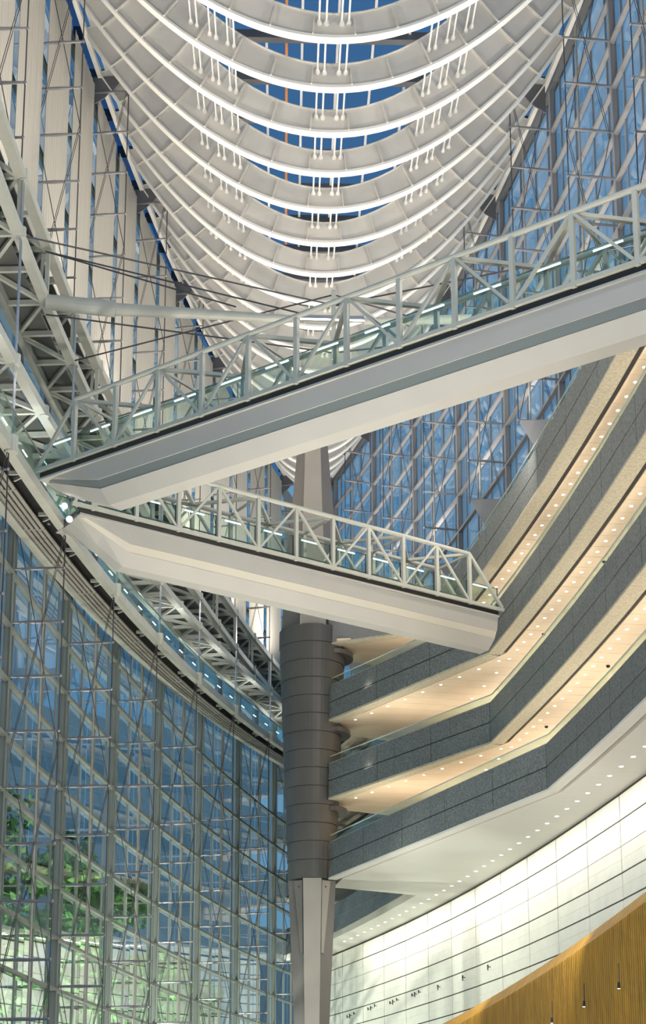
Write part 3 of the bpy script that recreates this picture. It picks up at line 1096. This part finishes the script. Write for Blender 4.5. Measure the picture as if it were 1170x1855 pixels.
# ================================================================== footbridges
def bridge(nm, label, a2, dirv, length, posts, far, taper_left, right_end=None):
    """a2: plan point of the near bottom chord, dirv: plan direction, far: plan normal pointing away from the camera"""
    g = empty(nm, (a2[0], a2[1], 27.0))
    tag(g, label, 'footbridge')
    d = Vector((*dirv, 0)).normalized()
    nn = Vector((*far, 0)).normalized()
    B = Vector((a2[0], a2[1], 0))
    W = 2.6
    ZB_, ZT = 28.5, 31.15

    def pt(t, u, z):
        return B + d * t + nn * u + Vector((0, 0, z))
    t0, t1 = 0.0, length
    for u in (0.0, W):
        sfx = '' if u == 0 else ''
        obj('bottom_chord', A().beam(pt(t0 - 0.1, u, ZB_), pt(t1, u, ZB_), 0.16, 0.16), 'cream', g)
        te = posts[-1] if right_end else t1
        obj('top_chord', A().tube(pt(posts[0] - (0 if u == 0 else 0), u, ZT), pt(te, u, ZT), 0.11, n=10), 'cream', g)
        for i, t in enumerate(posts):
            obj('post', A().beam(pt(t, u, ZB_ - 0.12), pt(t, u, ZT), 0.17, 0.17, tuple(nn)), 'cream', g)
            if i + 1 < len(posts):
                t2 = posts[i + 1]
                up_ = (i % 2 == taper_left)
                za, zb_ = (ZB_ + 0.05, ZT - 0.05) if up_ else (ZT - 0.05, ZB_ + 0.05)
                obj('diagonal', A().beam(pt(t + 0.06, u, za), pt(t2 - 0.06, u, zb_), 0.11, 0.11, tuple(nn)), 'cream', g)
        if right_end:
            obj('end_brace', A().beam(pt(posts[-1], u, ZT), pt(length - 0.1, u, ZB_ + 0.1), 0.15, 0.15, tuple(nn)), 'cream', g)
        # first panel braces at the ramp end
        obj('end_brace', A().beam(pt(t0, u, ZB_), pt(posts[0], u, ZT), 0.13, 0.13, tuple(nn)), 'cream', g)
    # top plane: cross struts and thick diagonals
    for i, t in enumerate(posts):
        if i % 2 == 0:
            obj('cross_strut', A().beam(pt(t, 0.1, ZT), pt(t, W - 0.1, ZT), 0.10, 0.10), 'cream', g)
        if i + 1 < len(posts):
            t2 = posts[i + 1]
            (ua, ub) = (0.1, W - 0.1) if i % 2 == 0 else (W - 0.1, 0.1)
            obj('wind_brace', A().beam(pt(t, ua, ZT), pt(t2, ub, ZT), 0.17, 0.14), 'cream', g)
    # glass balustrades, handrails and lamp tubes
    ts = [t0 + 0.1] + list(posts) + ([length - 0.2] if right_end else [])
    for a_, b_ in zip(ts, ts[1:]):
        bg_ = [obj('balustrade_glass', A().beam(pt(a_ + 0.08, u, ZB_ + 0.72), pt(b_ - 0.08, u, ZB_ + 0.72), 0.02, 1.05), 'rail_glass', g) for u in (0.22, W - 0.22)]
        obj('handrail', A().tube(pt(a_ + 0.02, 0.30, ZB_ + 1.27), pt(b_ - 0.02, 0.30, ZB_ + 1.27), 0.025, n=6), 'grey', bg_[0])
        obj('handrail', A().tube(pt(a_ + 0.02, W - 0.30, ZB_ + 1.27), pt(b_ - 0.02, W - 0.30, ZB_ + 1.27), 0.035, n=6), 'grey', bg_[1])
        L = b_ - a_
        obj('lamp_tube', A().tube(pt(a_ + L * 0.25, 0.36, ZB_ + 1.20), pt(a_ + L * 0.72, 0.36, ZB_ + 1.20), 0.035, n=6), 'lampc', g)
        obj('glass_clamp', A().beam(pt(b_ - 0.05, 0.2, ZB_ + 0.05), pt(b_ - 0.05, 0.2, ZB_ + 1.25), 0.05, 0.05), 'black', bg_[0])
    # girder below: lip, upper panel, stripe, lower panel, underside
    prof = [(0.16, -0.42), (0.42, -1.28), (0.52, -1.30), (0.60, -1.46), (0.62, -1.52), (1.0, -2.0), (W - 1.0, -2.0), (W - 0.62, -1.52), (W - 0.6, -1.46), (W - 0.52, -1.30), (W - 0.42, -1.28), (W - 0.16, -0.42)]
    return g, pt, W, ZB_


def girder_body(g, pt, W, zb, ta, tb, tap0, stripe, n=10):
    """clad box girder; tap0/tap1: shallow end lengths"""
    def dep(t):
        f = 1.0
        if tap0 and t < ta + tap0:
            f = min(f, 0.25 + 0.75 * (t - ta) / tap0)
        return f
    ts = sorted(set([ta + (tb - ta) * i / n for i in range(n + 1)] + ([ta + tap0] if tap0 else [])))
    ts = [ta, ta + tap0 * 0.5, ta + tap0] + [ta + tap0 + (tb - ta - tap0) * i / n for i in range(1, n + 1)] if tap0 else ts
    def body(pr, nm, mt):
        secs = []
        for t in ts:
            f = dep(t)
            secs.append([pt(t, u, zb + z * f) for u, z in pr])
        obj(nm, A().sweep(secs), mt, g)
    obj('black_gap', A().hexa([pt(ta, 0.06, zb - 0.34), pt(tb, 0.06, zb - 0.34), pt(tb, W - 0.06, zb - 0.34), pt(ta, W - 0.06, zb - 0.34),
                               pt(ta, 0.06, zb - 0.09), pt(tb, 0.06, zb - 0.09), pt(tb, W - 0.06, zb - 0.09), pt(ta, W - 0.06, zb - 0.09)]), 'black', g)
    obj('edge_lip', A().hexa([pt(ta, 0.0, zb - 0.43), pt(tb, 0.0, zb - 0.43), pt(tb, W, zb - 0.43), pt(ta, W, zb - 0.43),
                              pt(ta, 0.0, zb - 0.345), pt(tb, 0.0, zb - 0.345), pt(tb, W, zb - 0.345), pt(ta, W, zb - 0.345)]), 'bridge', g)
    body([(0.10, -0.432), (0.22, -1.16), (W - 0.22, -1.16), (W - 0.10, -0.432)], 'upper_cladding', 'bridge')
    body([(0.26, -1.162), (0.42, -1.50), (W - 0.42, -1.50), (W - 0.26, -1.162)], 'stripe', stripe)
    body([(0.40, -1.502), (0.95, -2.02), (W - 0.95, -2.02), (W - 0.40, -1.502)], 'lower_cladding', 'bridge')


u1 = (0.801, -0.5986)
posts1 = [2.19 + 2.286 * i for i in range(0, 14)]
b1, pt1, W1, zb1 = bridge('footbridge', 'upper footbridge, climbing across the frame to the top gallery side', (-12.33, 25.2), u1, posts1[-1], posts1, (0.5986, 0.801), 1)
girder_body(b1, pt1, W1, zb1, 0.2, posts1[-1], 3.2, 'bridged')
u2 = Vector((20.78, 13.21)).normalized()
posts2 = [0.9 + 2.153 * i for i in range(0, 11)]
b2, pt2, W2, zb2 = bridge('footbridge', 'lower footbridge, running down from the ramp to the granite gallery', (-11.12, 28.43), (u2.x, u2.y), 24.7, posts2, (-u2.y, u2.x), 0, right_end=True)
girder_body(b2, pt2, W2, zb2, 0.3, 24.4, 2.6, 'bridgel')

# pair of floodlights under the junction of the two footbridges
for i, (x, y, z, lab) in enumerate(((-11.35, 27.0, 27.75, 'bright round floodlight directly under the footbridge junction'), (-11.2, 27.6, 27.4, 'bright round floodlight hanging just below its twin'))):
    o = empty('floodlight', (x, y, z))
    tag(o, lab, 'floodlight', 'floodlights at the bridge junction')
    obj('housing', A().tube((x, y + 0.25, z + 0.1), (x, y, z), 0.08, 0.17, n=12), 'stainless', o)
    obj('lens', A().ball((x, y - 0.02, z - 0.01), 0.13, 12, 8), 'flood', o)

# ================================================================== cross strut (mast) over the bridge
ma = empty('spar', (-12, 25.4, 36.3))
tag(ma, 'tapered pale spar stretched level across the hall behind the upper footbridge', 'spar')
obj('sleeve', A().tube((-12.2, 25.4, 36.5), (-9.2, 25.5, 36.25), 0.33, 0.35, n=16), 'cream', ma)
obj('spar_tube', A().tube((-9.2, 25.5, 36.25), (-1.2, 25.8, 36.05), 0.27, 0.16, n=16), 'cream', ma)
obj('spar_tube', A().tube((1.6, 25.8, 36.0), (11.5, 25.5, 36.2), 0.16, 0.27, n=16), 'cream', ma)
obj('centre_link', A().tube((-1.3, 25.8, 36.15), (1.6, 25.8, 36.1), 0.14, n=10), 'stainless', ma)
obj('mast_post', A().beam((0.28, 26.2, 34.4), (0.28, 26.2, 37.7), 0.2, 0.2, (0, 1, 0)), 'cream', ma)
for a_, b_ in (((-12.3, 25.2, 38.8), (-1.0, 25.8, 36.3)), ((-11.9, 30.8, 36.6), (0.28, 26.2, 37.5)), ((-12.4, 20.6, 36.6), (0.28, 26.2, 37.0)),
               ((12.5, 30.8, 36.6), (0.28, 26.2, 37.5)), ((12.5, 20.6, 36.6), (0.28, 26.2, 37.0)), ((-12.2, 25.4, 35.9), (0.28, 26.2, 34.7)),
               ((-11.9, 30.8, 33.0), (0.28, 26.2, 35.0)), ((-12.3, 25.2, 38.8), (-4, 25.6, 36.5)), ((12.3, 25.4, 35.9), (0.28, 26.2, 34.7))):
    obj('stay_cable', A().tube(a_, b_, 0.035, n=6), 'cable', ma)

# ================================================================== trees outside the glass
def tree(x, y, h, r, label, seed):
    R_ = random.Random(seed)
    g = empty('tree', (x, y, GROUND - 0.3))
    tag(g, label, 'tree', 'trees on the plaza')
    base = GROUND - 0.3
    tr = obj('trunk', A().tube((x, y, base), (x + 0.2, y, base + h * 0.45), 0.28, 0.17, n=8), 'bark', g)
    for i in range(7):
        an = R_.random() * 6.28
        q = (x + math.cos(an) * r * 0.6, y + math.sin(an) * r * 0.6, base + h * (0.6 + 0.3 * R_.random()))
        obj('branch', A().tube((x + 0.2, y, base + h * (0.3 + 0.15 * R_.random())), q, 0.11, 0.03, n=6), 'bark', tr)
    f = A()
    blobs = []
    for i in range(26):
        an = R_.random() * 6.28
        rr = r * math.sqrt(R_.random()) * 0.8
        hz = base + h * (0.38 + 0.58 * R_.random())
        k = 1 - abs((hz - base) / h - 0.62) * 1.3
        blobs.append((x + math.cos(an) * rr * k, y + math.sin(an) * rr * k, hz, r * (0.22 + 0.18 * R_.random())))
    for bx, by, bz, br in blobs:
        for q in range(120):
            v = Vector((R_.gauss(0, 1), R_.gauss(0, 1), R_.gauss(0, 1))).normalized() * br * (0.5 + 0.5 * R_.random())
            c = Vector((bx, by, bz)) + v
            e = Vector((R_.gauss(0, 1), R_.gauss(0, 1), R_.gauss(0, 1))).normalized() * 0.36
            t_ = e.cross(Vector((R_.gauss(0, 1), R_.gauss(0, 1), R_.gauss(0, 1)))).normalized() * 0.22
            f.add([c - e, c + t_, c + e, c - t_], [(0, 1, 2, 3)])
    tag(obj('foliage', f, 'leaf', g), kind='stuff')


tree(-19.5, 56, 24, 5.0, 'tall leafy tree nearest the frame edge outside the glass', 1)
tree(-16.5, 68, 23, 5.0, 'leafy tree outside the glass, second from the frame edge', 2)
tree(-15.0, 84, 23, 5.2, 'leafy tree outside the glass, third from the frame edge', 3)
tree(-12.5, 98, 19.5, 4.8, 'leafy tree outside the glass, fourth from the frame edge', 4)
tree(-11.0, 116, 18.5, 4.8, 'leafy tree outside the glass, second from the dark column', 5)
tree(-8.0, 128, 15.5, 4.6, 'low leafy tree outside the glass closest to the dark column', 6)

for x, y in ((-20, 47), (-17, 59), (-15, 75), (-13, 90), (-11, 107)):
    area_light('plaza_lamp', (x, y, GROUND + 0.4), (x + 0.5, y + 9, 16), 9000, 1.0, col=(1, 0.95, 0.8))
